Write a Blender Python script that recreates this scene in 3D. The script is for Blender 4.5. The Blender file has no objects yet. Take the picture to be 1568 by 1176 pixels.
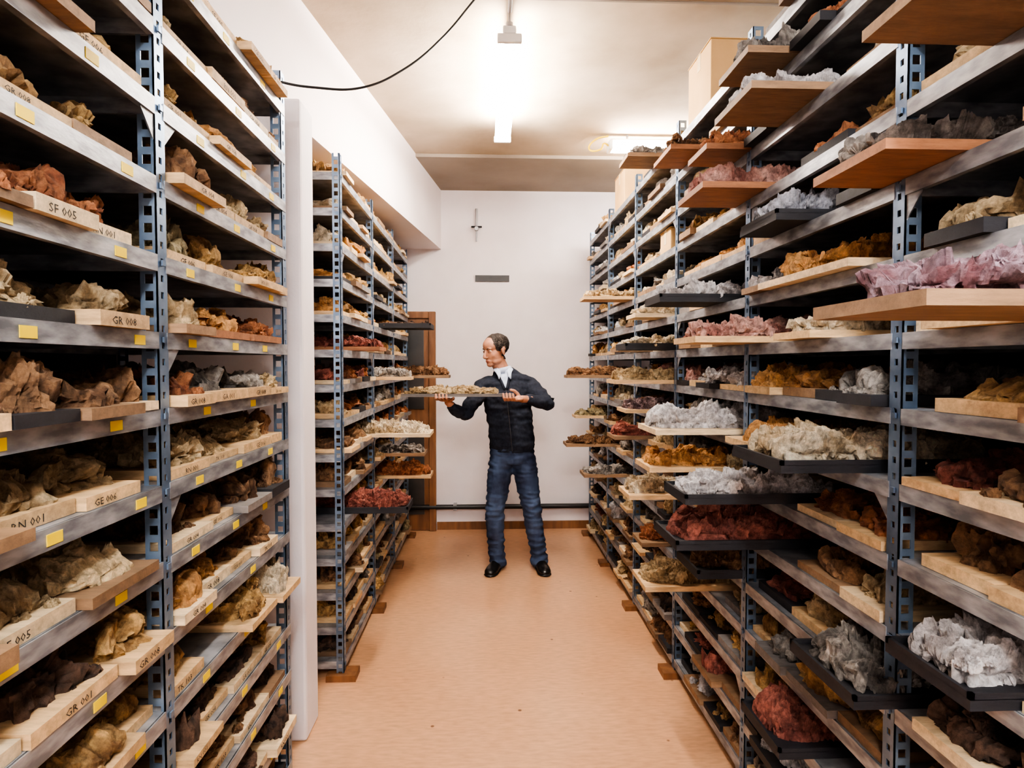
import bpy, bmesh, math, random, time
import numpy as np
from mathutils import Vector, Matrix, noise, Euler
from mathutils.bvhtree import BVHTree
R = random.Random(7)
np.random.seed(7)
scene = bpy.context.scene
COL = scene.collection

# ---------------------------------------------------------------- materials
def new_mat(name):
    m = bpy.data.materials.new(name); m.use_nodes = True
    nt = m.node_tree
    b = nt.nodes['Principled BSDF']
    return m, nt, b

def mat_noise(name, c1, c2, scale=8, rough=.6, metal=0., bump=0., bscale=60, detail=6, stretch=None, rough2=None, spec=None):
    m, nt, b = new_mat(name)
    N, L = nt.nodes, nt.links
    tc = N.new('ShaderNodeTexCoord')
    mp = N.new('ShaderNodeMapping')
    if stretch: mp.inputs['Scale'].default_value = stretch
    L.new(tc.outputs['Object'], mp.inputs[0])
    n = N.new('ShaderNodeTexNoise'); n.inputs['Scale'].default_value = scale; n.inputs['Detail'].default_value = detail
    L.new(mp.outputs[0], n.inputs['Vector'])
    r = N.new('ShaderNodeValToRGB')
    r.color_ramp.elements[0].position = .35; r.color_ramp.elements[1].position = .68
    r.color_ramp.elements[0].color = (*c1, 1); r.color_ramp.elements[1].color = (*c2, 1)
    L.new(n.outputs['Fac'], r.inputs[0]); L.new(r.outputs[0], b.inputs['Base Color'])
    b.inputs['Roughness'].default_value = rough; b.inputs['Metallic'].default_value = metal
    if spec is not None: b.inputs['Specular IOR Level'].default_value = spec
    if rough2 is not None:
        mr = N.new('ShaderNodeMapRange'); mr.inputs['To Min'].default_value = rough; mr.inputs['To Max'].default_value = rough2
        L.new(n.outputs['Fac'], mr.inputs['Value']); L.new(mr.outputs[0], b.inputs['Roughness'])
    if bump:
        n2 = N.new('ShaderNodeTexNoise'); n2.inputs['Scale'].default_value = bscale; n2.inputs['Detail'].default_value = 6
        L.new(mp.outputs[0], n2.inputs['Vector'])
        bp = N.new('ShaderNodeBump'); bp.inputs['Strength'].default_value = bump; bp.inputs['Distance'].default_value = .01
        L.new(n2.outputs['Fac'], bp.inputs['Height']); L.new(bp.outputs[0], b.inputs['Normal'])
    return m

def mat_attr(name, rough, nscale, lo, hi, bump, bscale, stretch=(1,1,1), dist=.01, vor=False):
    """base colour from the mesh colour attribute, varied by noise"""
    m, nt, b = new_mat(name); N, L = nt.nodes, nt.links
    a = N.new('ShaderNodeAttribute'); a.attribute_name = 'Col'
    tc = N.new('ShaderNodeTexCoord'); mp = N.new('ShaderNodeMapping'); mp.inputs['Scale'].default_value = stretch
    L.new(tc.outputs['Object'], mp.inputs[0])
    n = N.new('ShaderNodeTexNoise'); n.inputs['Scale'].default_value = nscale; n.inputs['Detail'].default_value = 10; n.inputs['Roughness'].default_value=.75
    L.new(mp.outputs[0], n.inputs['Vector'])
    mr = N.new('ShaderNodeMapRange'); mr.inputs['From Min'].default_value=.34; mr.inputs['From Max'].default_value=.66
    mr.inputs['To Min'].default_value = lo; mr.inputs['To Max'].default_value = hi
    L.new(n.outputs['Fac'], mr.inputs['Value'])
    vm = N.new('ShaderNodeVectorMath'); vm.operation = 'SCALE'
    L.new(a.outputs['Color'], vm.inputs[0]); L.new(mr.outputs[0], vm.inputs['Scale'])
    L.new(vm.outputs[0], b.inputs['Base Color'])
    b.inputs['Roughness'].default_value = rough
    n2 = N.new('ShaderNodeTexNoise'); n2.inputs['Scale'].default_value = bscale; n2.inputs['Detail'].default_value = 10; n2.inputs['Roughness'].default_value=.8
    L.new(mp.outputs[0], n2.inputs['Vector'])
    h = n2.outputs['Fac']
    if vor:
        v = N.new('ShaderNodeTexVoronoi'); v.inputs['Scale'].default_value = bscale*1.6; v.feature='F1'
        L.new(mp.outputs[0], v.inputs['Vector'])
        ad = N.new('ShaderNodeMath'); ad.operation='MULTIPLY_ADD'; ad.inputs[1].default_value=-.3
        L.new(v.outputs['Distance'], ad.inputs[0]); L.new(n2.outputs['Fac'], ad.inputs[2]); h=ad.outputs[0]
    bp = N.new('ShaderNodeBump'); bp.inputs['Strength'].default_value = bump; bp.inputs['Distance'].default_value = dist
    L.new(h, bp.inputs['Height']); L.new(bp.outputs[0], b.inputs['Normal'])
    return m

def mat_plain(name, c, rough=.5, metal=0., emit=0., ecol=None):
    m, nt, b = new_mat(name)
    b.inputs['Base Color'].default_value = (*c, 1); b.inputs['Roughness'].default_value = rough; b.inputs['Metallic'].default_value = metal
    if emit:
        b.inputs['Emission Color'].default_value = (*(ecol or c), 1); b.inputs['Emission Strength'].default_value = emit
    return m

M_rock = mat_attr('rock', .9, 45, .40, 1.5, .85, 50, dist=.018, vor=True)
M_wood = mat_attr('board_wood', .6, 7, .6, 1.2, .25, 40, stretch=(1, 5, 6))
M_wall = mat_noise('wall_paint', (.80,.74,.75), (.86,.81,.82), 3, .7, bump=.08, bscale=90)
M_bulk = mat_noise('bulkhead_paint', (.82,.74,.73), (.87,.80,.79), 2, .75, bump=.08, bscale=70)
M_ceil = mat_noise('ceiling_concrete', (.38,.30,.21), (.58,.49,.38), 1.8, .8, bump=.15, bscale=25, detail=12)
M_ceil2 = mat_noise('ceiling_concrete_grey', (.27,.23,.19), (.35,.30,.25), 2, .8, bump=.1, bscale=25)
M_postm = mat_noise('slotted_steel', (.14,.20,.29), (.27,.36,.48), 12, .30, .7, bump=.05, rough2=.5)
M_shelf = mat_noise('galvanised_steel', (.20,.21,.23), (.48,.49,.51), 16, .30, .5, bump=.06, stretch=(1,1,3), rough2=.55)
M_shade = mat_noise('shelf_shade_dark', (.030,.032,.038), (.06,.06,.065), 6, .6)  # dark colour standing in for the shade deep in the shelves
M_yellow = mat_plain('yellow_sticker', (.85,.62,.02), .5)
M_ink = mat_plain('label_ink', (.03,.025,.02), .7)
M_card = mat_noise('cardboard', (.60,.38,.17), (.68,.45,.22), 5, .8, bump=.05)
M_brown = mat_noise('brown_wood', (.16,.07,.03), (.26,.12,.05), 6, .5, stretch=(4,4,.6), bump=.1)
M_dark = mat_noise('dark_glass', (.03,.03,.03), (.07,.06,.055), 4, .3)
M_black = mat_plain('black_metal', (.015,.015,.017), .45)
M_white = mat_plain('white_enamel', (.8,.8,.78), .35)
M_cable = mat_plain('cable_rubber', (.02,.02,.022), .5)
M_grey = mat_plain('grey_conduit', (.35,.35,.36), .4, .5)

# floor
M_floor, nt, b = new_mat('floor_linoleum')
N, L = nt.nodes, nt.links
tc = N.new('ShaderNodeTexCoord')
n1 = N.new('ShaderNodeTexNoise'); n1.inputs['Scale'].default_value = 1.1; n1.inputs['Detail'].default_value = 5
n2 = N.new('ShaderNodeTexNoise'); n2.inputs['Scale'].default_value = 70; n2.inputs['Detail'].default_value = 6
mp = N.new('ShaderNodeMapping'); mp.inputs['Scale'].default_value = (.25, 1, 1)
L.new(tc.outputs['Object'], n1.inputs['Vector']); L.new(tc.outputs['Object'], mp.inputs[0]); L.new(mp.outputs[0], n2.inputs['Vector'])
r1 = N.new('ShaderNodeValToRGB'); r1.color_ramp.elements[0].position=.3; r1.color_ramp.elements[1].position=.7
r1.color_ramp.elements[0].color = (.60,.33,.18,1); r1.color_ramp.elements[1].color = (.70,.42,.25,1)
L.new(n1.outputs['Fac'], r1.inputs[0])
mr = N.new('ShaderNodeMapRange'); mr.inputs['From Min'].default_value=.3; mr.inputs['From Max'].default_value=.7; mr.inputs['To Min'].default_value=.84; mr.inputs['To Max'].default_value=1.08
L.new(n2.outputs['Fac'], mr.inputs['Value'])
vm = N.new('ShaderNodeVectorMath'); vm.operation='SCALE'
L.new(r1.outputs[0], vm.inputs[0]); L.new(mr.outputs[0], vm.inputs['Scale'])
vo = N.new('ShaderNodeTexVoronoi'); vo.inputs['Scale'].default_value = 6
L.new(tc.outputs['Object'], vo.inputs['Vector'])
cr = N.new('ShaderNodeValToRGB'); cr.color_ramp.elements[0].position=.035; cr.color_ramp.elements[1].position=.06
cr.color_ramp.elements[0].color=(.3,.22,.18,1); cr.color_ramp.elements[1].color=(1,1,1,1)
L.new(vo.outputs['Distance'], cr.inputs[0])
v2 = N.new('ShaderNodeVectorMath'); v2.operation='MULTIPLY'
L.new(vm.outputs[0], v2.inputs[0]); L.new(cr.outputs[0], v2.inputs[1]); L.new(v2.outputs[0], b.inputs['Base Color'])
b.inputs['Roughness'].default_value=.30

# ---------------------------------------------------------------- mesh batching (quads)
BOXF = np.array([[0,1,3,2],[4,6,7,5],[0,4,5,1],[2,3,7,6],[0,2,6,4],[1,5,7,3]])
class Batch:
    def __init__(s): s.v=[]; s.f=[]; s.c=[]; s.m=[]; s.sm=[]; s.n=0; s.bx=[]
    def add(s, v, f, c=(1,1,1), mat=0, smooth=False):
        v=np.asarray(v,float); f=np.asarray(f)
        s.v.append(v); s.f.append(f+s.n); s.n+=len(v)
        c=np.asarray(c,float)
        if c.ndim==1: c=np.tile(c,(len(v),1))
        s.c.append(c); s.m.append(np.full(len(f),mat)); s.sm.append(np.full(len(f),smooth))
    def box(s, x0,x1,y0,y1,z0,z1,c=(1,1,1),mat=0):
        if x0>x1:x0,x1=x1,x0
        if y0>y1:y0,y1=y1,y0
        s.bx.append((x0,x1,y0,y1,z0,z1,c[0],c[1],c[2],mat))
    def flush(s):
        if not s.bx: return
        A=np.array(s.bx,float); n=len(A); s.bx=[]
        V=np.zeros((n,8,3)); k=0
        for a in (0,1):
            for b in (2,3):
                for c in (4,5):
                    V[:,k,0]=A[:,a];V[:,k,1]=A[:,b];V[:,k,2]=A[:,c];k+=1
        F=BOXF[None]+(np.arange(n)*8)[:,None,None]
        C=np.repeat(A[:,6:9],8,0)
        s.v.append(V.reshape(-1,3)); s.f.append(F.reshape(-1,4)+s.n); s.n+=8*n
        s.c.append(C); s.m.append(np.repeat(A[:,9],6)); s.sm.append(np.zeros(6*n,bool))
    def build(s,name,mats,parent=None,origin=None):
        s.flush()
        V=np.concatenate(s.v); F=np.concatenate(s.f).astype(np.int32); C=np.concatenate(s.c)
        if origin is not None: V=V-np.array(origin)
        me=bpy.data.meshes.new(name)
        me.vertices.add(len(V)); me.vertices.foreach_set('co',V.astype(np.float32).ravel())
        me.loops.add(len(F)*4); me.loops.foreach_set('vertex_index',F.ravel())
        me.polygons.add(len(F)); me.polygons.foreach_set('loop_start',np.arange(len(F),dtype=np.int32)*4)
        for m in mats: me.materials.append(m)
        me.polygons.foreach_set('material_index',np.concatenate(s.m).astype(np.int32))
        me.polygons.foreach_set('use_smooth',np.concatenate(s.sm).astype(bool))
        a=me.color_attributes.new('Col','FLOAT_COLOR','POINT')
        a.data.foreach_set('color',np.concatenate([C,np.ones((len(C),1))],1).astype(np.float32).ravel())
        me.update(calc_edges=True)
        o=bpy.data.objects.new(name,me); COL.objects.link(o)
        if origin is not None: o.location=origin
        if parent: o.parent=parent
        return o
def empty(name):
    o=bpy.data.objects.new(name,None); COL.objects.link(o); o.empty_display_size=.1; return o
def boxobj(name,boxes,mats,parent=None,bevel=0):
    B=Batch()
    for bx in boxes: B.box(*bx[:6],mat=bx[6] if len(bx)>6 else 0)
    o=B.build(name,mats,parent)
    if bevel:
        md=o.modifiers.new('bevel','BEVEL'); md.width=bevel; md.segments=2
    return o

# ---------------------------------------------------------------- man (built first, scene still small)
def mark_smooth(me): me.polygons.foreach_set('use_smooth',np.ones(len(me.polygons),bool))
def loft_into(bm,pts,rad,ref=(1,0,0),seg=20):
    pts=[Vector(p) for p in pts]; rings=[]
    n=len(pts)
    for i,p in enumerate(pts):
        t=(pts[min(i+1,n-1)]-pts[max(i-1,0)]).normalized()
        a=Vector(ref); a=(a-t*a.dot(t)).normalized(); b_=t.cross(a)
        ra,rb=rad[i] if isinstance(rad[i],tuple) else (rad[i],rad[i])
        rings.append([bm.verts.new(p+a*math.cos(2*math.pi*k/seg)*ra+b_*math.sin(2*math.pi*k/seg)*rb) for k in range(seg)])
    for i in range(n-1):
        for k in range(seg):
            bm.faces.new((rings[i][k],rings[i][(k+1)%seg],rings[i+1][(k+1)%seg],rings[i+1][k]))
    bm.faces.new(rings[0][::-1]); bm.faces.new(rings[-1])
def ell_into(bm,c,r,rot=None,sub=3):
    m=Matrix.Translation(c)
    if rot: m=m@Euler(rot).to_matrix().to_4x4()
    m=m@Matrix.Diagonal((*r,1))
    bmesh.ops.create_icosphere(bm,subdivisions=sub,radius=1,matrix=m)
def limb_into(bm,pts,rad,ref=(1,0,0)):
    loft_into(bm,pts,rad,ref)
    for p,r in zip(pts,rad):
        r=r if not isinstance(r,tuple) else min(r)
        ell_into(bm,p,(r,r,r),sub=2)
def plainmesh(bm,name):
    bmesh.ops.recalc_face_normals(bm,faces=bm.faces)
    me=bpy.data.meshes.new(name); bm.to_mesh(me); bm.free(); mark_smooth(me); return me
def remesh(bm,name,voxel,smooth=4,fac=.5):
    bmesh.ops.recalc_face_normals(bm,faces=bm.faces)
    me=bpy.data.meshes.new(name+'_src'); bm.to_mesh(me); bm.free()
    o=bpy.data.objects.new(name+'_src',me); COL.objects.link(o)
    r=o.modifiers.new('r','REMESH'); r.mode='VOXEL'; r.voxel_size=voxel
    s=o.modifiers.new('s','SMOOTH'); s.iterations=smooth; s.factor=fac
    bpy.context.view_layer.update()
    dg=bpy.context.evaluated_depsgraph_get()
    out=bpy.data.meshes.new_from_object(o.evaluated_get(dg)); out.name=name
    bpy.data.objects.remove(o)
    mark_smooth(out)
    return out
man=empty('man')
def addobj(name,me,mats):
    mi=np.zeros(len(me.polygons),np.int32); me.polygons.foreach_get('material_index',mi)
    me.materials.clear()
    for m in mats: me.materials.append(m)
    me.polygons.foreach_set('material_index',mi)
    o=bpy.data.objects.new(name,me); COL.objects.link(o); o.parent=man; return o
M_skin=mat_noise('skin',(.44,.205,.125),(.53,.27,.175),30,.5,bump=.05,bscale=200)
M_hair=mat_noise('hair',(.022,.016,.013),(.07,.055,.047),90,.6,bump=.5,bscale=200)
M_card2=mat_noise('navy_cardigan',(.008,.011,.022),(.020,.027,.048),60,.85,bump=.3,bscale=300)
M_shirt=mat_noise('shirt',(.46,.54,.70),(.58,.66,.80),40,.7)
M_jeans=mat_noise('denim',(.014,.022,.055),(.075,.115,.21),7,.8,bump=.2,bscale=300,stretch=(1,1,.5))
M_shoe=mat_plain('shoe_leather',(.012,.011,.011),.3)
M_zip=mat_plain('zip',(.10,.10,.11),.4,.6)
M_eye=mat_plain('eye',(.6,.57,.53),.2); M_iris=mat_plain('iris',(.03,.02,.015),.2); M_lip=mat_plain('lips',(.36,.15,.11),.5)

bm_=bmesh.new()
loft_into(bm_,[(.185,4.40,.865),(.185,4.40,.89),(.183,4.40,.95),(.172,4.40,1.08),(.156,4.40,1.2),(.148,4.40,1.30),(.142,4.405,1.37),(.135,4.405,1.415),(.127,4.40,1.445),(.122,4.395,1.470)],
   [(.150,.112),(.166,.124),(.166,.126),(.162,.126),(.172,.128),(.178,.122),(.165,.102),(.125,.085),(.082,.072),(.066,.064)],seg=32)
limb_into(bm_,[(.02,4.40,1.350),(-.03,4.38,1.325),(-.09,4.32,1.24),(-.15,4.25,1.155),(-.19,4.215,1.172),(-.235,4.175,1.205)],[.074,.068,.058,.052,.047,.039])
limb_into(bm_,[(.255,4.41,1.360),(.31,4.41,1.340),(.375,4.36,1.285),(.43,4.29,1.225),(.37,4.23,1.238),(.285,4.16,1.262)],[.074,.068,.060,.054,.048,.038])
me=remesh(bm_,'cardigan',.008,4)
for v in me.vertices:
    c=v.co; n=v.normal
    f=noise.noise(Vector((c.x*8,c.y*8,c.z*26)))*.010+noise.noise(Vector((c.x*22+4,c.y*22,c.z*40)))*.006
    arm=max(0,abs(c.x-.15)-.2)/.15
    f+=noise.noise(Vector((c.x*34,c.y*18,c.z*18)))*.008*min(1,arm)
    if .88<c.z<.912: f-=.005
    v.co=c+n*f
me.update()
bvh=BVHTree.FromPolygons([v.co.copy() for v in me.vertices],[tuple(p.vertices) for p in me.polygons])
addobj('cardigan',me,[M_card2])
def fronty(x,z):
    h=bvh.ray_cast(Vector((x,3.9,z)),Vector((0,1,0)))
    return h[0].y if h[0] is not None else 4.33
bm_=bmesh.new()
pts=[(.140+(1.3-z)*.10,fronty(.140+(1.3-z)*.10,z)-.001,z) for z in np.linspace(1.335,.885,28)]
loft_into(bm_,pts,[(.0028,.002)]*28,seg=8); addobj('zip',plainmesh(bm_,'zip'),[M_zip])
bm_=bmesh.new(); rows=[]
for z in np.linspace(1.325,1.468,14):
    xc=.136-.10*(z-1.32); hw=max(.002,(z-1.322)*.32)
    rows.append([bm_.verts.new((xc+u*hw,fronty(xc+u*hw,z)-.004,z)) for u in np.linspace(-1,1,9)])
for a,b_ in zip(rows[:-1],rows[1:]):
    for k in range(8): bm_.faces.new((a[k],a[k+1],b_[k+1],b_[k]))
addobj('shirt_front',plainmesh(bm_,'shirt_front'),[M_shirt])
bm_=bmesh.new()
for s in (-1,1):
    loft_into(bm_,[(.118+s*.058,4.40,1.476),(.119+s*.054,4.350,1.466),(.122+s*.040,4.320,1.448),(.128+s*.036,4.302,1.418),(.130+s*.042,4.296,1.396)],[(.006,.016),(.006,.018),(.006,.018),(.005,.012),(.002,.003)],ref=(0,-1,.2),seg=14)
addobj('shirt_collar',plainmesh(bm_,'shirt_collar'),[M_shirt])
bm_=bmesh.new()
for s in (-1,1):
    P_=[]
    for z in np.linspace(1.322,1.45,9):
        x=.136-.10*(z-1.32)+s*((z-1.322)*.32+.007); P_.append((x,fronty(x,z)-.003,z))
    loft_into(bm_,P_,[(.010,.006)]*9,seg=10)
addobj('cardigan_collar',plainmesh(bm_,'cardigan_collar'),[M_card2])
bm_=bmesh.new()
loft_into(bm_,[(.121,4.395,1.440),(.118,4.393,1.465),(.115,4.392,1.480)],[(.064,.064),(.061,.061),(.059,.059)],seg=28)
addobj('shirt_neckband',plainmesh(bm_,'shirt_neckband'),[M_shirt])

bm_=bmesh.new()
loft_into(bm_,[(.185,4.40,.79),(.185,4.40,.85),(.185,4.40,.93)],[(.155,.105),(.160,.112),(.150,.108)],seg=28)
limb_into(bm_,[(.110,4.40,.84),(.088,4.39,.66),(.060,4.365,.47),(.060,4.385,.30),(.074,4.405,.14),(.078,4.41,.085),(.080,4.405,.06)],[.090,.086,.070,.065,.058,.060,.064])
limb_into(bm_,[(.262,4.40,.84),(.292,4.39,.66),(.325,4.37,.47),(.350,4.39,.30),(.377,4.405,.14),(.382,4.41,.085),(.384,4.405,.06)],[.090,.086,.070,.065,.058,.060,.064])
me=remesh(bm_,'jeans',.008,4)
for v in me.vertices:
    c=v.co; n=v.normal
    w=1.8 if (c.z<.24 or .38<c.z<.58 or c.z>.70) else .9
    f=noise.noise(Vector((c.x*7+c.z*4,c.y*7,c.z*34)))*.008*w+noise.noise(Vector((c.x*20+4,c.y*20-c.z*9,c.z*50)))*.005*w
    if abs(c.x-.186)<.006 and c.z>.72 and c.y<4.4: f-=.004
    v.co=c+n*f; v.co.z=max(v.co.z,.018)
addobj('jeans',me,[M_jeans])
def shoe(ax,ay,ang):
    bm_=bmesh.new()
    st=[(.075,.030,.030,.035),(.05,.036,.05,.05),(0,.038,.055,.055),(-.06,.041,.040,.042),(-.12,.048,.030,.032),(-.165,.044,.026,.027),(-.195,.026,.018,.02)]
    loft_into(bm_,[(0,y,z) for y,a,b_,z in st],[(a,b_) for y,a,b_,z in st],ref=(1,0,0),seg=20)
    ell_into(bm_,(0,-.165,.026),(.042,.035,.024)); ell_into(bm_,(0,.045,.04),(.036,.036,.036))
    me=remesh(bm_,'shoe',.006,3)
    c,s=math.cos(ang),math.sin(ang)
    for v in me.vertices:
        x,y,z=v.co; v.co=(ax+x*c-y*s,ay+x*s+y*c,max(z,.012))
    addobj('shoe',me,[M_shoe])
    bm_=bmesh.new()
    loft_into(bm_,[(0,.085,.009),(0,.05,.009),(0,0,.009),(0,-.08,.009),(0,-.14,.009),(0,-.18,.009),(0,-.20,.009)],[(.02,.009),(.038,.009),(.037,.009),(.043,.009),(.050,.009),(.042,.009),(.02,.009)],ref=(1,0,0),seg=12)
    me=plainmesh(bm_,'sole')
    for v in me.vertices:
        x,y,z=v.co; v.co=(ax+x*c-y*s,ay+x*s+y*c,max(z,0.0))
    addobj('sole',me,[M_black])
shoe(.080,4.42,-.35); shoe(.388,4.42,.16)

# head (local: face towards -Y)
bm_=bmesh.new()
ell_into(bm_,(0,.018,.038),(.075,.096,.080)); ell_into(bm_,(0,-.026,-.02),(.060,.060,.086))
ell_into(bm_,(0,-.028,.040),(.063,.062,.060)); ell_into(bm_,(0,-.020,-.045),(.058,.055,.055))
ell_into(bm_,(0,-.062,-.090),(.026,.024,.021))
for s in (-1,1):
    ell_into(bm_,(s*.032,-.018,-.070),(.026,.045,.028)); ell_into(bm_,(s*.034,-.052,-.026),(.022,.021,.024))
    ell_into(bm_,(s*.026,-.077,.023),(.024,.010,.007),(0,0,s*.25))
    ell_into(bm_,(s*.009,-.096,-.038),(.0085,.010,.007))
    ell_into(bm_,(s*.077,.012,-.008),(.007,.018,.031),(.15,0,s*.3)); ell_into(bm_,(s*.080,.018,.008),(.008,.013,.016))
loft_into(bm_,[(0,-.076,.020),(0,-.088,-.000),(0,-.101,-.022),(0,-.108,-.034),(0,-.094,-.044)],[(.009,.010),(.009,.010),(.0105,.012),(.012,.010),(.010,.006)],seg=14)
ell_into(bm_,(0,-.081,-.063),(.023,.010,.005)); ell_into(bm_,(0,-.079,-.073),(.019,.009,.006)); ell_into(bm_,(0,-.066,-.066),(.03,.020,.024))
loft_into(bm_,[(0,.0,-.06),(0,.022,-.11),(0,.040,-.17),(0,.05,-.20)],[(.052,.055),(.053,.055),(.057,.058),(.062,.062)],seg=24)
me=remesh(bm_,'head',.0035,5,.5)
hp=Vector((.062,4.372,1.600))
HM=Matrix.Translation(hp)@Matrix.Rotation(math.radians(-52),4,'Z')@Matrix.Rotation(math.radians(10),4,'X')
for v in me.vertices:
    for s in (-1,1):
        d=(v.co-Vector((s*.030,-.080,.004)))
        q=math.exp(-(d.x/.016)**2-(d.z/.010)**2)*(1 if v.co.y<-.04 else 0)
        v.co.y+=.009*q
def hairval(c):
    nz=.004*noise.noise(c*60)
    if abs(c.x)>.0765 and c.z<.032 and c.y<.036: return -1
    if c.z<-.070: return -1
    if c.z>.055:  return c.y+.052-max(0,c.z-.055)*.35-nz-max(0,.03-abs(c.x))*-.15
    if c.z>0.:  return c.y+.030+(c.z-.0)*.4-nz
    if c.z>-.03 and -.024<c.y<.0: return .01 if abs(c.x)>.06 else -1
    return c.y-.030-nz
hv=[hairval(v.co) for v in me.vertices]
for v,h in zip(me.vertices,hv):
    if h>0:
        th=.0085 if v.co.z<.085 else .006
        v.co=v.co+v.normal*(th*min(1,h/.012+.15)+.0012*noise.noise(v.co*90))
for p in me.polygons:
    if sum(hv[k] for k in p.vertices)>0: p.material_index=1
    elif p.center.y<-.080 and -.080<p.center.z<-.058 and abs(p.center.x)<.020: p.material_index=2
me.transform(HM); addobj('head',me,[M_skin,M_hair,M_lip])
bm_=bmesh.new()
for s in (-1,1):
    bmesh.ops.create_uvsphere(bm_,u_segments=16,v_segments=12,radius=.0112,matrix=Matrix.Translation((s*.030,-.0700,.004)))
n0=len(bm_.faces)
for s in (-1,1):
    bmesh.ops.create_uvsphere(bm_,u_segments=12,v_segments=8,radius=.0054,matrix=Matrix.Translation((s*.030,-.0770,.002)))
bm_.faces.ensure_lookup_table()
for i,f in enumerate(bm_.faces): f.material_index=0 if i<n0 else 1; f.smooth=True
me=bpy.data.meshes.new('eyes'); bm_.to_mesh(me); bm_.free(); me.transform(HM)
addobj('eyes',me,[M_eye,M_iris])
bm_=bmesh.new()
for s in (-1,1):
    for zz in (.0070,-.0028):
        loft_into(bm_,[(s*.018,-.0765,.003),(s*.024,-.0808,zz),(s*.031,-.0818,zz+.0005),(s*.038,-.078,zz),(s*.044,-.070,.002)],[.0018,.0035,.0040,.0032,.0018],seg=10)
me=plainmesh(bm_,'eyelids'); me.transform(HM); addobj('eyelids',me,[M_skin])
bm_=bmesh.new()
for s in (-1,1):
    loft_into(bm_,[(s*.013,-.0860,.022),(s*.028,-.0870,.0265),(s*.046,-.073,.023)],[(.0025,.0014),(.003,.0016),(.0016,.001)],ref=(0,0,1),seg=8)
me=plainmesh(bm_,'eyebrows'); me.transform(HM); addobj('eyebrows',me,[M_hair])
def hand(wrist,palm,fingers,thumb):
    bm_=bmesh.new()
    limb_into(bm_,wrist,[.026,.025,.026])
    for c,r,rot in palm: ell_into(bm_,c,r,rot)
    for f in fingers: limb_into(bm_,f[0],f[1])
    limb_into(bm_,*thumb)
    addobj('hand',remesh(bm_,'hand',.0028,2,.4),[M_skin])
fr=[.0098,.0092,.0085,.0074]
F=[]
for i,(x,l) in enumerate([(.176,.85),(.154,.97),(.132,1.),(.110,.93)]):
    F.append(([(x+.030,4.060,1.264),(x+.012,4.030,1.262),(x+.004,4.012,1.278),(x,4.018,1.282+.024*l)],fr))
hand([(.30,4.165,1.262),(.265,4.140,1.262),(.240,4.115,1.264)],[((.200,4.085,1.264),(.050,.040,.016),(0,0,-.35)),((.215,4.10,1.270),(.028,.026,.020),None)],F,
     ([(.222,4.105,1.275),(.208,4.100,1.302),(.186,4.090,1.322),(.163,4.080,1.328)],[.015,.0125,.011,.009]))
F=[]
for i,(x,l) in enumerate([(-.262,.8),(-.285,.95),(-.308,1.),(-.331,.92)]):
    F.append(([(x+.01,4.085,1.268),(x,4.045,1.268),(x-.003,4.014,1.278),(x-.004,4.017,1.282+.020*l)],fr))
hand([(-.215,4.19,1.195),(-.245,4.165,1.222),(-.262,4.150,1.243)],[((-.285,4.118,1.262),(.042,.046,.015),(0,0,.2)),((-.262,4.14,1.256),(.026,.026,.018),None)],F,
     ([(-.262,4.14,1.256),(-.235,4.105,1.262),(-.222,4.070,1.270),(-.220,4.045,1.277)],[.014,.012,.0105,.0085]))

# ---------------------------------------------------------------- vectorised noise
def h3(i,j,k,s=0):
    n=(i*374761393+j*668265263+k*2147483647+s*1274126177)&0xffffffff
    n=((n^(n>>13))*1274126177)&0xffffffff
    n=((n^(n>>15))*2246822519)&0xffffffff
    return ((n^(n>>16))&0xffffff)/float(0xffffff)
def vn(P,s=0):
    I=np.floor(P).astype(np.int64); f=P-I; f=f*f*(3-2*f); r=0
    for a in (0,1):
        for b in (0,1):
            for c in (0,1):
                w=(f[:,0] if a else 1-f[:,0])*(f[:,1] if b else 1-f[:,1])*(f[:,2] if c else 1-f[:,2])
                r=r+w*h3(I[:,0]+a,I[:,1]+b,I[:,2]+c,s)
    return r*2-1
def fbm(P,o=4,s=0,g=.5,ridge=False):
    r=0;a=1.;t=0
    for k in range(o):
        v=vn(P*2**k+17.3*k,s+k)
        if ridge: v=1-2*np.abs(v)
        r=r+a*v;t+=a;a*=g
    return r/t
def worley(P,s=0):
    """nearest random cell: F1, cell hash, and a random tilted plane per cell (broken-rock facets)"""
    I=np.floor(P).astype(np.int64); F1=np.full(len(P),9.);F2=np.full(len(P),9.);H=np.zeros(len(P)); O=np.zeros((len(P),3)); G=np.zeros((len(P),3))
    for a in (-1,0,1):
        for b in (-1,0,1):
            for c in (-1,0,1):
                J=I+np.array([a,b,c]); j=(J[:,0],J[:,1],J[:,2])
                q=np.stack([J[:,0]+h3(*j,s+1),J[:,1]+h3(*j,s+2),J[:,2]+h3(*j,s+3)],1)
                d=np.sqrt(((q-P)**2).sum(1)); m=d<F1
                F2=np.where(m,F1,np.minimum(F2,d)); F1=np.where(m,d,F1); H=np.where(m,h3(*j,s+4),H)
                O=np.where(m[:,None],P-q,O)
                G=np.where(m[:,None],np.stack([h3(*j,s+5)-.5,h3(*j,s+6)-.5,h3(*j,s+7)-.5],1),G)
    return F1,F2,H,(O*G).sum(1)*2
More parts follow.
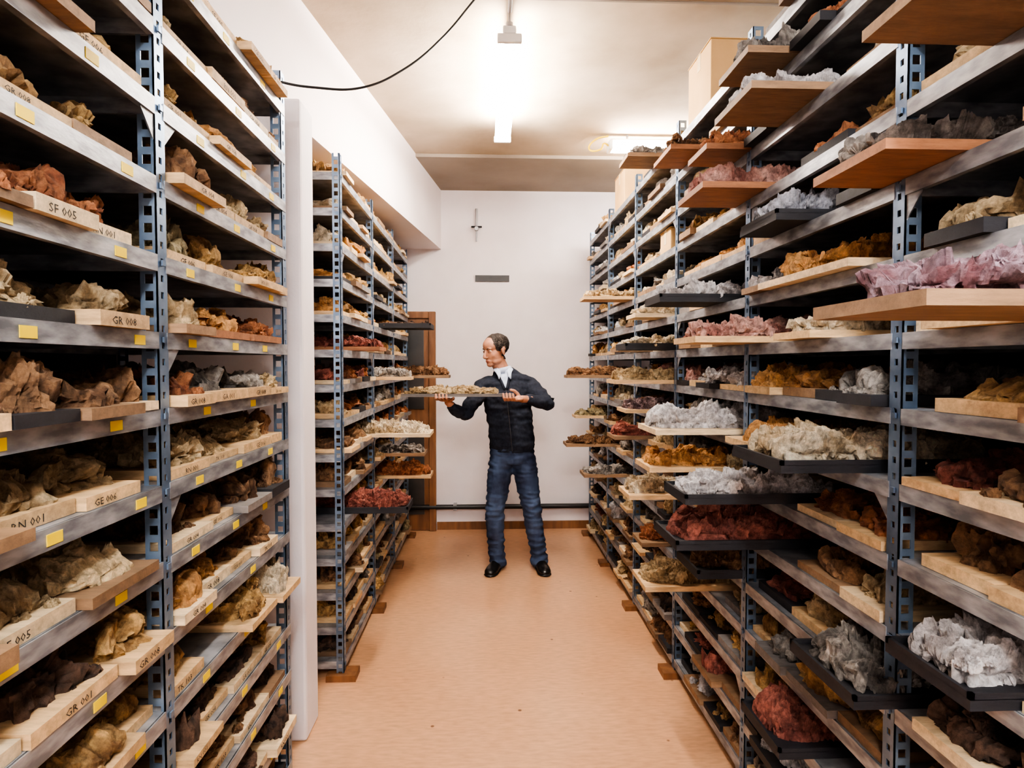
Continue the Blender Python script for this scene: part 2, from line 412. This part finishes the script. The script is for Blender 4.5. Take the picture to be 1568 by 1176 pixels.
# ---------------------------------------------------------------- rocks
def make_proto(nx,ny,nz,dims,seed,rug=1.0,p=3.0):
    idx={}; V=[]; F=[]
    def vid(i,j,k):
        if (i,j,k) not in idx:
            idx[(i,j,k)]=len(V); V.append((i/nx*2-1,j/ny*2-1,k/nz*2-1))
        return idx[(i,j,k)]
    for i in range(nx):
        for j in range(ny):
            F.append((vid(i,j,nz),vid(i+1,j,nz),vid(i+1,j+1,nz),vid(i,j+1,nz)))
            F.append((vid(i,j,0),vid(i,j+1,0),vid(i+1,j+1,0),vid(i+1,j,0)))
    for i in range(nx):
        for k in range(nz):
            F.append((vid(i,0,k),vid(i+1,0,k),vid(i+1,0,k+1),vid(i,0,k+1)))
            F.append((vid(i,ny,k),vid(i,ny,k+1),vid(i+1,ny,k+1),vid(i+1,ny,k)))
    for j in range(ny):
        for k in range(nz):
            F.append((vid(0,j,k),vid(0,j,k+1),vid(0,j+1,k+1),vid(0,j+1,k)))
            F.append((vid(nx,j,k),vid(nx,j+1,k),vid(nx,j+1,k+1),vid(nx,j,k+1)))
    V=np.array(V); D=np.array(dims)
    q=V/((np.abs(V)**p).sum(1)**(1/p))[:,None]
    P=q*D; s=P+np.array([seed*1.31,seed*.77,seed*.33])
    n=q/D; n/=np.linalg.norm(n,axis=1)[:,None]
    wx=vn(np.stack([P[:,0]*9,np.full(len(P),seed*5.),np.zeros(len(P))],1))
    hx=vn(np.stack([P[:,0]*13,P[:,1]*9,np.full(len(P),seed*9.)],1))
    ws=s+np.stack([vn(s*26,5),vn(s*26,6),vn(s*26,7)],1)*.008
    _,_,H0,T0=worley(ws*11,seed+3); _,_,H1,T1=worley(ws*26,seed); _,_,H2,T2=worley(ws*62,seed+9)
    d=.45*(H0-.5)+.75*T0+.34*(H1-.5)+.40*T1+.13*(H2-.5)+.16*T2+.13*fbm(s*60,3,4,.6,True)-.08
    P=np.stack([P[:,0]*(1+.05*wx),P[:,1]*(1+.16*wx),P[:,2]*(1+.35*hx)],1)
    P=P+n*(d*.050*rug)[:,None]
    P[:,2]=np.maximum(P[:,2],-D[2]*.55)
    T=np.clip(.45+.75*(H1-.5)+.9*fbm(s*11,4,8)+.45*(H2-.5),0,1)
    P[:,2]-=P[:,2].min()
    lo,hi=P.min(0),P.max(0)
    P[:,0]=(P[:,0]-(lo[0]+hi[0])/2)/(hi[0]-lo[0]); P[:,1]=(P[:,1]-(lo[1]+hi[1])/2)/(hi[1]-lo[1]); P[:,2]/=hi[2]
    return P,np.array(F),T
LONG=[make_proto(64,26,9,(.25,.09,.045),s+1,.95,4) for s in range(9)]
LONGL=[make_proto(32,12,5,(.25,.09,.045),s+1,.95,4) for s in range(9)]
CHUNK=[make_proto(24,22,13,(.085,.08,.055),s+31,1.0,2.8) for s in range(10)]
CHUNKL=[make_proto(12,11,7,(.085,.08,.055),s+31,1.0,2.8) for s in range(10)]
HIL=[make_proto(140,60,18,(.26,.11,.045),s+61,.95,4) for s in range(8)]

def add_rock(B,proto,x,y,z,lx,ly,lz,col,rot=0.,mat=0,flip=1):
    v,f,t=proto
    w=v*np.array([lx*flip,ly,lz])
    c,s=math.cos(rot),math.sin(rot)
    w=np.stack([w[:,0]*c-w[:,1]*s+x,w[:,0]*s+w[:,1]*c+y,w[:,2]+z],1)
    c1,c2=np.array(col[0]),np.array(col[1])
    C=c1[None]*(1-t[:,None])+c2[None]*t[:,None]
    B.add(w,f if flip==1 else f[:,::-1],C,mat,False)

P={'ochre':((.22,.11,.04),(.68,.43,.18)),'tan':((.30,.19,.09),(.72,.55,.33)),'cream':((.48,.35,.21),(.90,.78,.59)),
   'grey':((.12,.105,.095),(.50,.45,.40)),'dark':((.03,.018,.014),(.20,.11,.07)),'rust':((.20,.06,.025),(.60,.25,.11)),
   'red':((.14,.035,.026),(.46,.16,.115)),'purple':((.13,.08,.09),(.42,.31,.32)),'white':((.46,.41,.39),(.93,.89,.88)),
   'brown':((.10,.045,.022),(.40,.22,.11)),'olive':((.13,.10,.05),(.48,.40,.24)),'pink':((.38,.16,.13),(.74,.46,.39)),
   'lilac':((.20,.08,.09),(.56,.42,.48)),'blue':((.19,.19,.22),(.64,.64,.69)),'orange':((.34,.14,.04),(.78,.43,.17))}
WB={'pine':(.68,.46,.25),'pale':(.78,.60,.38),'old':(.28,.17,.095),'black':(.02,.02,.025),'grey':(.22,.20,.19),'red':(.34,.15,.07)}
def pick(weights):
    ks=list(weights); return R.choices(ks,[weights[k] for k in ks])[0]
LV=[1.404+.165*k for k in range(-8,8)]
def lvl(k): return 1.404+.165*k

# ---------------------------------------------------------------- racks
def build_rack(xf,d,ys,levels,height,depth,panel=None):
    root=empty('metal_shelving_rack')
    B=Batch(); S=Batch()
    def ladder_x(x0,x1,y,z1,hole=.4):
        w=abs(x1-x0); sgn=1 if x1>x0 else -1
        a=w*(1-hole)/2
        B.box(x0,x0+sgn*a,y,y+.003,0.0,z1); B.box(x1,x1-sgn*a,y,y+.003,0.0,z1)
        z=0
        while z<z1: B.box(x0+sgn*a,x1-sgn*a,y,y+.003,z,min(z+.016,z1)); z+=.036
    def ladder_y(x,y0,y1,z1,hole=.3):
        w=y1-y0; a=w*(1-hole)/2
        B.box(x,x+d*.003,y0,y0+a,0.0,z1); B.box(x,x+d*.003,y1-a,y1,0.0,z1)
        z=0
        while z<z1: B.box(x,x+d*.003,y0+a,y1-a,z,min(z+.022,z1)); z+=.036
    for i,y in enumerate(ys):
        ladder_x(xf,xf+d*.036,y,height,.5)
        ladder_y(xf,y,y+.040,height,.28)
        ladder_x(xf+d*depth,xf+d*(depth-.036),y,height,.5)
        B.box(xf+d*depth,xf+d*(depth-.003),y,y+.04,0.0,height)
        B.box(xf+d*-.004,xf+d*.05,y-.012,y+.05,0.0,.006)
    for i in range(len(ys)-1):
        y0,y1=ys[i]+.004,ys[i+1]+(.0 if i<len(ys)-2 else .036)
        for z in levels:
            S.box(xf+d*.004,xf+d*(depth-.004),y0,y1,z-.003,z)
            S.box(xf-d*.002,xf+d*.001,ys[i]+.034,y1-.001,z-.036,z)
            S.box(xf+d*.001,xf+d*.012,ys[i]+.034,y1-.001,z-.036,z-.034)
            S.box(xf+d*(depth-.006),xf+d*(depth-.004),y0,y1,z-.036,z-.003)
            S.box(xf+d*.004,xf+d*(depth-.006),y0,y0+.002,z-.036,z-.003)
            S.box(xf+d*.004,xf+d*(depth-.006),y1-.002,y1,z-.036,z-.003)
            for yy,sg in ((ys[i]+.04,1),(y1,-1)):
                if R.random()<.22:
                    x=xf+d*.002
                    v=[(x,yy,z-.03),(x,yy+sg*.055,z-.03),(x,yy,z-.09),(x,yy,z-.09),(x+d*.003,yy,z-.03),(x+d*.003,yy+sg*.055,z-.03),(x+d*.003,yy,z-.09),(x+d*.003,yy,z-.09)]
                    S.add(v,[[0,1,2,3],[4,7,6,5]])
            B.box(xf-d*.006,xf-d*.002,ys[i]+.012,ys[i]+.024,z-.022,z-.010)
    B.build('slotted_posts',[M_postm],root); S.build('shelves',[M_shelf],root)
    if panel: boxobj('shade_panel',[(min(xf+d*(depth+.001),xf+d*(depth+.004)),max(xf+d*(depth+.001),xf+d*(depth+.004)),ys[0],ys[-1],.03,panel)],[M_shade],root)  # added dark sheet behind the shelves, imitates their deep shade
    return root

def fill(B,xf,d,ys,levels,pal,boards,skips,depth=.5,gap_p=.03,lowfrom=0,toph=1.):
    """rock samples lying on narrow boards pushed onto every shelf"""
    ends=[]
    for i in range(len(ys)-1):
        low=i>=lowfrom
        LG,CH=(LONGL,CHUNKL) if low else (LONG,CHUNK)
        for z in levels:
            y=ys[i]+.05
            pl=pal(z,i)
            run=pick(pl)
            top=toph if z==levels[-1] else (1.12 if z<1.3 else 1.)
            while y<ys[i+1]-.09:
                w=R.uniform(.14,.24); w=min(w,ys[i+1]-.008-y)
                if w<.08: break
                bad=[s for s in skips if abs(s[0]-z)<.03 and y<s[2] and y+w>s[1]]
                if bad: y=max(s[2] for s in bad)+.006; continue
                if R.random()<gap_p: y+=w*.7; continue
                pr=R.choice([0,0,.0,.01,-.015,.025,.04])
                bc=np.array(WB[pick(boards)])*R.uniform(.75,1.12)
                xe=xf-d*(pr-.006)
                t=R.uniform(.018,.028)
                B.box(xe,xe+d*(depth-.02),y+.003,y+w-.003,z+.001,z+.001+t,bc,1)
                ends.append((xe,y+.003,w-.006,z+.001,t,bc))
                if R.random()<.5: run=pick(pl)
                k=R.uniform(.75,1.15)
                col=tuple(tuple(np.clip(np.array(q)*k,0,.95)) for q in P[run])
                h=R.uniform(.055,.10)*top
                zt=z+t-.004
                inset=R.uniform(.002,.03)
                r=R.random()
                if r<.5:
                    l=R.uniform(.40,.46)
                    add_rock(B,R.choice(LG),xe+d*(inset+l/2),y+w/2,zt,l,w*1.0,h,col,R.uniform(-.04,.04),0,R.choice([1,-1]))
                    if R.random()<.5 and top>=1:
                        l=R.uniform(.07,.10)
                        add_rock(B,R.choice(CH),xe+d*(inset+R.uniform(.06,.14)),y+w/2,zt+h*.45,l,w*.5,h*.6,col,R.uniform(0,3),0)
                else:
                    x=inset
                    for _ in range(2 if low else 3):
                        l=R.uniform(.12,.19)
                        add_rock(B,R.choice(CH),xe+d*(x+l/2),y+w/2+R.uniform(-.01,.01),zt,l,w*R.uniform(.8,1.05),h*R.uniform(.8,1.15),col,R.uniform(-.4,.4),0,R.choice([1,-1]))
                        x+=l*.85
                for _ in range(R.choice([1,2,3,4])):
                    l=R.uniform(.02,.05)
                    add_rock(B,R.choice(CHUNKL),xe+d*R.uniform(.015,.10),y+R.uniform(.03,w-.03),zt,l,l*.8,l*.6,col,R.uniform(0,3),0)
                y+=w
    return ends

ntray=[0]
def tray(z,y0,y1,xe,d,length,bc,rc,h=.08,rl=None,t=.02,rim=False):
    B=Batch()
    bcol=np.array(WB[bc])
    B.box(xe,xe+d*length,y0,y1,z+.001,z+.001+t,bcol,1)
    if rim:
        for a,b in ((y0,y0+.008),(y1-.008,y1)): B.box(xe,xe+d*length,a,b,z+t,z+t+.012,bcol,1)
        B.box(xe,xe+d*.008,y0,y1,z+t,z+t+.012,bcol,1)
    rl=rl or length*.98
    i=ntray[0]; ntray[0]+=1
    add_rock(B,HIL[i%len(HIL)],xe+d*(.004+rl/2),(y0+y1)/2,z+t-.004,rl,(y1-y0)*1.04,h*1.1,P[rc],R.uniform(-.02,.02),0,1 if i%2 else -1)
    for _ in range(6):
        l=R.uniform(.02,.06)
        add_rock(B,R.choice(CHUNK),xe+d*R.uniform(.03,.3),y0+R.uniform(.03,(y1-y0)-.03),z+t+h*R.uniform(0,.6),l,l*.8,l*.6,P[rc],R.uniform(0,3),0)
    o=B.build('rock_sample_tray',[M_rock,M_wood],None,((xe+d*length/2),(y0+y1)/2,z))
    SK.append((z,y0,y1))
SK=[]
RT=[(-1,2.20,2.46,.62,.56,'pale','white',.10),(-1,1.41,1.70,.70,.60,'black','cream',.09),(-1,1.74,2.0,.80,.55,'pine','orange',.08),
    (1,.70,.95,.52,.62,'old','lilac',.085),(1,1.90,2.12,.66,.55,'pine','pink',.075),(1,1.55,1.75,.84,.5,'pine','cream',.07),
    (-2,1.80,2.02,.60,.5,'black','white',.075),(-2,2.35,2.58,.64,.5,'pine','orange',.075),(-2,3.38,3.6,.72,.5,'old','red',.08),
    (-3,2.60,2.82,.62,.5,'pine','cream',.075),(-3,1.88,2.14,.60,.62,'black','red',.11),
    (-4,2.08,2.32,.74,.5,'black','brown',.09),(-4,1.27,1.55,.80,.55,'black','grey',.115),(-4,4.0,4.2,.65,.5,'old','grey',.06),
    (-5,2.4,2.62,.64,.5,'pine','tan',.085),(3,1.11,1.36,.74,.6,'red','grey',.085),(5,1.60,1.86,.70,.55,'old','white',.075),
    (4,1.93,2.18,.69,.5,'red','pink',.085),(5,2.05,2.24,.745,.5,'red','rust',.075),(6,2.52,2.78,.765,.5,'red','brown',.08),
    (6,1.74,1.96,.75,.5,'old','grey',.085),(7,3.1,3.3,.72,.5,'old','grey',.06),(4,.82,1.06,.66,.55,'old','white',.085),
    (3,3.72,3.9,.60,.5,'pine','tan',.06),(0,4.2,4.38,.56,.5,'old','brown',.07),(0,2.92,3.12,.62,.5,'pine','tan',.07),
    (-2,4.75,4.95,.70,.5,'pine','olive',.06),(-3,4.3,4.5,.57,.5,'old','brown',.065),(2,2.26,2.48,.65,.52,'black','white',.075),
    (1,2.86,3.08,.66,.5,'black','cream',.06),(3,1.66,1.9,.80,.5,'black','blue',.11),(2,1.42,1.9,.86,.5,'pale','orange',.09),
    (-6,1.6,1.85,.80,.5,'black','red',.11),(-3,.98,1.2,.82,.5,'black','white',.085),(1,3.3,3.5,.72,.5,'old','grey',.06),
    (-5,3.0,3.2,.78,.5,'old','rust',.08),(-1,3.2,3.42,.74,.5,'pine','purple',.07),(2,3.0,3.2,.74,.5,'pale','cream',.06)]
for k,y0,y1,xe,ln,bc,rc,h in RT:
    tray(lvl(k),y0,y1,xe,1,ln,bc,rc,h,rim=(bc=='black'))
SK+=[(lvl(7),2.5,2.82),(lvl(7),4.03,4.37),(lvl(4),3.0,3.22)]
SKR=SK; SK=[]
LT=[(-2,3.55,3.8,-.33,.52,'pale','cream',.085),(-4,4.02,4.22,-.37,.5,'pine','rust',.09),(-4,3.08,3.3,-.40,.5,'black','red',.085),
    (0,3.7,3.86,-.46,.5,'pine','grey',.07),(0,4.22,4.42,-.26,.5,'old','brown',.075),(2,3.95,4.2,-.36,.5,'black','dark',.03),
    (1,3.1,3.3,-.54,.5,'red','red',.06),(-3,3.9,4.1,-.40,.48,'old','grey',.06)]
for k,y0,y1,xe,ln,bc,rc,h in LT:
    tray(lvl(k),y0,y1,xe,-1,ln,bc,rc,h,rim=(bc=='black'))
SKM=SK; SK=[]
tray(lvl(-4),1.93,2.11,-.645,-1,.5,'pine','cream',.12); tray(lvl(-4),1.72,1.92,-.66,-1,.5,'pine','ochre',.10)
tray(lvl(1),1.84,2.08,-.69,-1,.5,'red','rust',.075); tray(lvl(1),1.56,1.82,-.695,-1,.5,'red','orange',.07)
SKL=SK

lev_r=LV; lev_l=LV[:-1]
YL=[-.35,.50,1.33,2.13]; YM=[2.88,3.67,4.47,5.25]; YR=[-.32,.48,1.28,2.05,2.84,3.64,4.45,5.25]
rL=build_rack(-.70,-1,YL,lev_l,2.50,.56,panel=2.45)
rM=build_rack(-.68,-1,YM,lev_l,2.48,.56)
rR=build_rack(.90,1,YR,lev_r,2.64,.56,panel=2.06)
rR2=build_rack(1.50,1,[-.32,1.2,2.8,4.1,5.25],lev_r,2.64,.5)

bm={'pine':6,'pale':4,'old':2.5,'black':1.2,'grey':.5}
bmr={'pine':4,'pale':2,'old':4,'black':3,'grey':1.5}
def palL(z,i):
    if z>1.85: return {'ochre':6,'tan':2.5,'orange':2,'brown':2}
    if z>1.45: return {'olive':2,'tan':2,'ochre':4,'rust':1,'brown':2}
    if z>1.0: return {'grey':3.5,'purple':1.5,'orange':1,'tan':2,'brown':3,'rust':1}
    return {'dark':2.5,'brown':6,'ochre':3,'orange':1,'grey':1}
def palM(z,i):
    if z>1.5: return {'ochre':5,'tan':3,'orange':2,'brown':1,'cream':1}
    if z>.9: return {'brown':3,'rust':3,'red':1.5,'tan':2,'grey':1}
    return {'dark':2,'brown':4,'olive':1.5,'grey':2,'ochre':2}
def palR(z,i):
    if z>1.9: return {'ochre':3,'tan':4,'grey':2,'cream':2,'rust':2,'white':1}
    if z>1.3: return {'cream':3,'tan':3,'ochre':2,'pink':1,'orange':2,'white':1.5,'grey':1}
    if z>.8: return {'rust':2,'brown':3,'tan':3,'red':1.5,'grey':1.5,'cream':1.5,'white':.7}
    return {'brown':5,'dark':1,'tan':2,'red':1.2,'grey':2,'white':1,'ochre':1}
B=Batch(); endsL=fill(B,-.70,-1,YL[1:],lev_l,palL,bm,SKL,lowfrom=9,toph=.7); B.build('rock_samples',[M_rock,M_wood])
B=Batch(); fill(B,-.68,-1,YM,lev_l,palM,bm,SKM,lowfrom=0,toph=.7); B.build('rock_samples',[M_rock,M_wood])
B=Batch(); endsR=fill(B,.90,1,YR[1:],lev_r,palR,bmr,SKR,gap_p=.02,lowfrom=3); B.build('rock_samples',[M_rock,M_wood])

S=Batch()
for i in range(1,len(YL)-1):
    for z in lev_l:
        y=YL[i]+R.uniform(.12,.2)
        while y<YL[i+1]-.06:
            S.box(-.6980,-.6968,y,y+.036,z-.029,z-.010,mat=0)
            y+=R.uniform(.2,.3)
S.build('shelf_label_stickers',[M_yellow],rL)
words=['GR 008','GA 001','GR 001','SF 005','GR 004','GE 006','TK 103','RN 001']
wm=[]
for w in words:
    cu=bpy.data.curves.new(w,'FONT'); cu.body=w; cu.size=.03; cu.resolution_u=1
    o=bpy.data.objects.new(w,cu); COL.objects.link(o); bpy.context.view_layer.update()
    me=bpy.data.meshes.new_from_object(o)
    wm.append(([v.co.copy() for v in me.vertices],[tuple(p.vertices) for p in me.polygons]))
    bpy.data.objects.remove(o)
V=[];F=[]
for (xe,y,w,z,t,bc) in endsL:
    if bc[0]<.35 or w<.13: continue
    vs,fs=R.choice(wm); n=len(V); y0=y+R.uniform(.01,w-.12)
    s=t/.030*.75
    for c in vs: V.append((xe+.0008,y0+c.x*s*1.2,z+t*.16+c.y*s))
    for f in fs: F.append(tuple(k+n for k in f))
me=bpy.data.meshes.new('board_lettering'); me.from_pydata(V,[],F); me.materials.append(M_ink)
o=bpy.data.objects.new('board_lettering',me); COL.objects.link(o); o.parent=rL

B=[]
for y in YM: B.append((-.76,-.62,y-.03,y+.07,0,.03))
o=boxobj('wooden_foot_blocks',B,[M_brown],rM)
B=[]
for y in YR[1:]: B.append((.84,.98,y-.03,y+.07,0,.03))
boxobj('wooden_foot_blocks',B,[M_brown],rR)

# ---------------------------------------------------------------- room
boxobj('floor',[(-1.7,3.6,-2.2,5.7,-.1,0)],[M_floor])
boxobj('ceiling',[(-1.7,3.6,-2.2,5.7,3.08,3.2)],[M_ceil])
boxobj('ceiling_beam',[(-1.5,3.4,4.63,5.5,3.055,3.08)],[M_ceil2])
boxobj('wall_back',[(-1.7,3.6,5.5,5.6,0,3.08)],[M_wall])
boxobj('wall_left',[(-1.6,-1.5,-2.1,5.5,0,3.08)],[M_wall])
boxobj('wall_right',[(3.4,3.5,-2.1,5.5,0,3.08)],[M_wall])
boxobj('wall_front',[(-1.7,3.6,-2.2,-2.1,0,3.08)],[M_wall])
boxobj('wall_partition',[(-1.5,-.715,2.40,2.57,0,2.525)],[M_wall],bevel=.012)
def bx(y): return -.405-.143*(5.5-y)
v=[(-1.5,-2.1,2.53),(bx(-2.1),-2.1,2.53),(bx(-2.1),-2.1,3.08),(-1.5,-2.1,3.08),(-1.5,5.5,2.53),(bx(5.5),5.5,2.53),(bx(5.5),5.5,3.08),(-1.5,5.5,3.08)]
B=Batch(); B.add(v,[[0,1,2,3],[7,6,5,4],[0,4,5,1],[1,5,6,2],[2,6,7,3],[3,7,4,0]]); B.build('wall_bulkhead',[M_bulk])
boxobj('trim_1',[(-1.5,3.4,2.66,2.672,3.074,3.08)],[M_ceil2])
boxobj('baseboard_back',[(-.45,3.4,5.485,5.5,0,.07)],[M_brown])
def curve_obj(name,pts,r,mat,parent=None,bez=True):
    cu=bpy.data.curves.new(name,'CURVE'); cu.dimensions='3D'; cu.bevel_depth=r; cu.bevel_resolution=3; cu.use_fill_caps=True
    if bez:
        sp=cu.splines.new('BEZIER'); sp.bezier_points.add(len(pts)-1)
        for p,q in zip(sp.bezier_points,pts): p.co=q; p.handle_left_type=p.handle_right_type='AUTO'
    else:
        sp=cu.splines.new('POLY'); sp.points.add(len(pts)-1)
        for p,q in zip(sp.points,pts): p.co=(*q,1)
    cu.materials.append(mat); o=bpy.data.objects.new(name,cu); COL.objects.link(o)
    if parent: o.parent=parent
    return o
rp=empty('wall_pipe')
curve_obj('pipe',[(-1.4,5.455,.215),(3.3,5.455,.215)],.022,M_black,rp,False)
boxobj('clips',[(x,x+.03,5.44,5.5,.185,.245) for x in (-.3,.45,1.2)],[M_grey],rp)
boxobj('wall_vent_slot',[(-.10,.205,5.485,5.5,2.245,2.30,0)]+[(-.09,.195,5.483,5.486,2.252+.012*i,2.255+.012*i,1) for i in range(4)],[M_black,mat_plain('vent_slat',(.05,.05,.05),.5)])
rc=empty('wall_fitting')  # small wall fitting with rods and a T-handle
curve_obj('upper_rod',[(-.088,5.482,2.73),(-.088,5.482,2.89)],.010,M_grey,rc,False)
curve_obj('lower_rod',[(-.088,5.482,2.60),(-.088,5.482,2.73)],.007,M_grey,rc,False)
curve_obj('cross_arm',[(-.135,5.475,2.728),(-.04,5.475,2.728)],.008,M_black,rc,False)
curve_obj('wall_stud',[(-.088,5.45,2.71),(-.088,5.50,2.71)],.018,M_grey,rc,False)
rd=empty('door_1')
boxobj('frame',[(-1.36,-1.30,5.44,5.499,0,1.97),(-.515,-.455,5.44,5.499,0,1.97),(-1.30,-.515,5.44,5.499,1.91,1.97)],[M_brown],rd,bevel=.004)
boxobj('leaf',[(-1.30,-.515,5.465,5.499,0.005,1.91)],[M_brown],rd)
boxobj('panes',[(-1.2,-.56,5.455,5.466,1.1,1.85),(-1.2,-.56,5.455,5.466,.15,.95)],[M_dark],rd)

# ---------------------------------------------------------------- lamps
def tube_mesh(name,p0,p1,r,mat,parent,seg=10):
    p0=Vector(p0);p1=Vector(p1);ax=(p1-p0).normalized()
    a=ax.orthogonal().normalized(); bb=ax.cross(a)
    V=[p+ (a*math.cos(2*math.pi*i/seg)+bb*math.sin(2*math.pi*i/seg))*r for p in (p0,p1) for i in range(seg)]
    F=[(i,(i+1)%seg,seg+(i+1)%seg,seg+i) for i in range(seg)]+[tuple(range(seg))[::-1],tuple(range(seg,2*seg))]
    me=bpy.data.meshes.new(name); me.from_pydata([tuple(v) for v in V],[],F); me.materials.append(mat)
    o=bpy.data.objects.new(name,me); COL.objects.link(o); o.parent=parent; return o
def fixture(x,y,z,length,axis,strength,col,n=2):
    r=empty('fluorescent_ceiling_lamp')
    me=mat_plain('tube_glow',(.9,.9,.9),.4,0,strength,col)
    h=length/2
    if axis=='y':
        boxobj('batten',[(x-.03,x+.03,y-h,y+h,z+.02,z+.06),(x-.055,x+.055,y-h-.012,y-h+.012,z-.02,z+.02),(x-.055,x+.055,y+h-.012,y+h+.012,z-.02,z+.02),(x-.03,x+.03,y-h-.012,y-h+.012,z+.02,z+.045),(x-.03,x+.03,y+h-.012,y+h+.012,z+.02,z+.045)],[M_white],r,bevel=.006)
        for s in (-1,1): tube_mesh('tube',(x+s*.035,y-h+.012,z-.003),(x+s*.035,y+h-.012,z-.003),.014,me,r)
        for yy in (y-h*.98,y+h*.8): tube_mesh('stem',(x,yy,z+.05),(x,yy,3.078),.007,M_grey,r)
        tube_mesh('clamp',(x,y-h*.98,z+.058),(x,y-h*.98,z+.075),.016,M_grey,r)
    else:
        boxobj('batten',[(x-h,x+h,y-.03,y+.03,z+.02,z+.06),(x-h-.012,x-h+.012,y-.055,y+.055,z-.02,z+.045),(x+h-.012,x+h+.012,y-.055,y+.055,z-.02,z+.045)],[M_white],r,bevel=.006)
        for s in (-1,1): tube_mesh('tube',(x-h+.012,y+s*.035,z-.003),(x+h-.012,y+s*.035,z-.003),.014,me,r)
        for xx in (x-h*.8,x+h*.8): tube_mesh('stem',(xx,y,z+.05),(xx,y,3.078),.008,M_grey,r)
    return r
WARM=(1,.91,.82); COOL=(.90,.95,1.0)
fixture(.105,3.37,2.955,1.22,'y',110,WARM)
fixture(.105,-.35,2.955,1.22,'y',130,COOL)
fixture(.0,-1.45,2.955,1.22,'x',150,(1,.96,.92))  # unseen lamp added behind the camera as front fill for the near racks
fixture(1.45,4.2,2.985,1.2,'x',65,WARM)
fixture(2.45,2.75,2.955,1.2,'x',70,COOL)
curve_obj('ceiling_conduit',[(.105,-2.0,3.065),(.105,2.74,3.065)],.011,M_grey,None,False)
curve_obj('hanging_cable',[(-.84,2.10,2.50),(-.70,2.14,2.465),(-.60,2.2,2.475),(-.47,2.32,2.53),(-.33,2.45,2.66),(-.18,2.58,2.86),(-.05,2.68,3.075)],.0042,M_cable)
curve_obj('yellow_cable',[(.84,4.2,3.07),(.76,4.2,3.05),(.70,4.15,2.96),(.76,4.1,2.94),(.80,4.15,3.0),(.85,4.2,3.0)],.006,M_yellow)

M_tape=mat_plain('tape',(.70,.55,.33),.3)
def carton(x0,x1,y0,y1,z0,z1):
    r=empty('cardboard_box')
    boxobj('carton',[(x0,x1,y0,y1,z0,z1)],[M_card],r,bevel=.004)
    boxobj('flaps',[(x0-.002,x1+.002,y0-.002,(y0+y1)/2-.002,z1,z1+.004),(x0-.002,x1+.002,(y0+y1)/2+.002,y1+.002,z1,z1+.004)],[M_card],r)
    boxobj('tape',[(x0-.001,x1+.001,(y0+y1)/2-.02,(y0+y1)/2+.02,z1+.004,z1+.005),(x0-.0012,x0,(y0+y1)/2-.02,(y0+y1)/2+.02,z1-.07,z1+.005)],[M_tape],r)
ZT=lvl(7)
carton(.93,1.22,2.52,2.80,ZT+.002,ZT+.29)
carton(.92,1.16,4.05,4.35,ZT+.002,ZT+.25)
carton(.92,1.15,3.02,3.2,lvl(4)+.003,lvl(4)+.12)

# carried tray
B=Batch()
TX0,TX1,TY0,TY1,TZ=-.565,.180,4.03,4.22,1.285
B.box(TX0,TX1,TY0,TY1,TZ,TZ+.014,np.array(WB['grey'])*.8,1)
B.box(TX0,TX1,TY0,TY0+.006,TZ+.012,TZ+.020,np.array(WB['grey'])*.8,1)
add_rock(B,HIL[3],(TX0+TX1)/2-.045,(TY0+TY1)/2,TZ+.012,.64,.165,.072,P['tan'],0,0)
B.build('carried_rock_tray',[M_rock,M_wood],None,((TX0+TX1)/2,(TY0+TY1)/2,TZ))

# ---------------------------------------------------------------- world, camera
w=bpy.data.worlds.new('world'); scene.world=w; w.use_nodes=True
w.node_tree.nodes['Background'].inputs[0].default_value=(.8,.85,1,1); w.node_tree.nodes['Background'].inputs[1].default_value=.3
cam=bpy.data.cameras.new('camera'); co=bpy.data.objects.new('camera',cam); COL.objects.link(co)
co.location=(0,0,1.5); co.rotation_euler=(math.radians(90-1.85),0,math.radians(-2.4))
cam.sensor_width=36; cam.lens=21.35; cam.clip_start=.02
scene.camera=co
scene.view_settings.view_transform='AgX'
scene.view_settings.look='AgX - High Contrast'
scene.view_settings.exposure=1.0
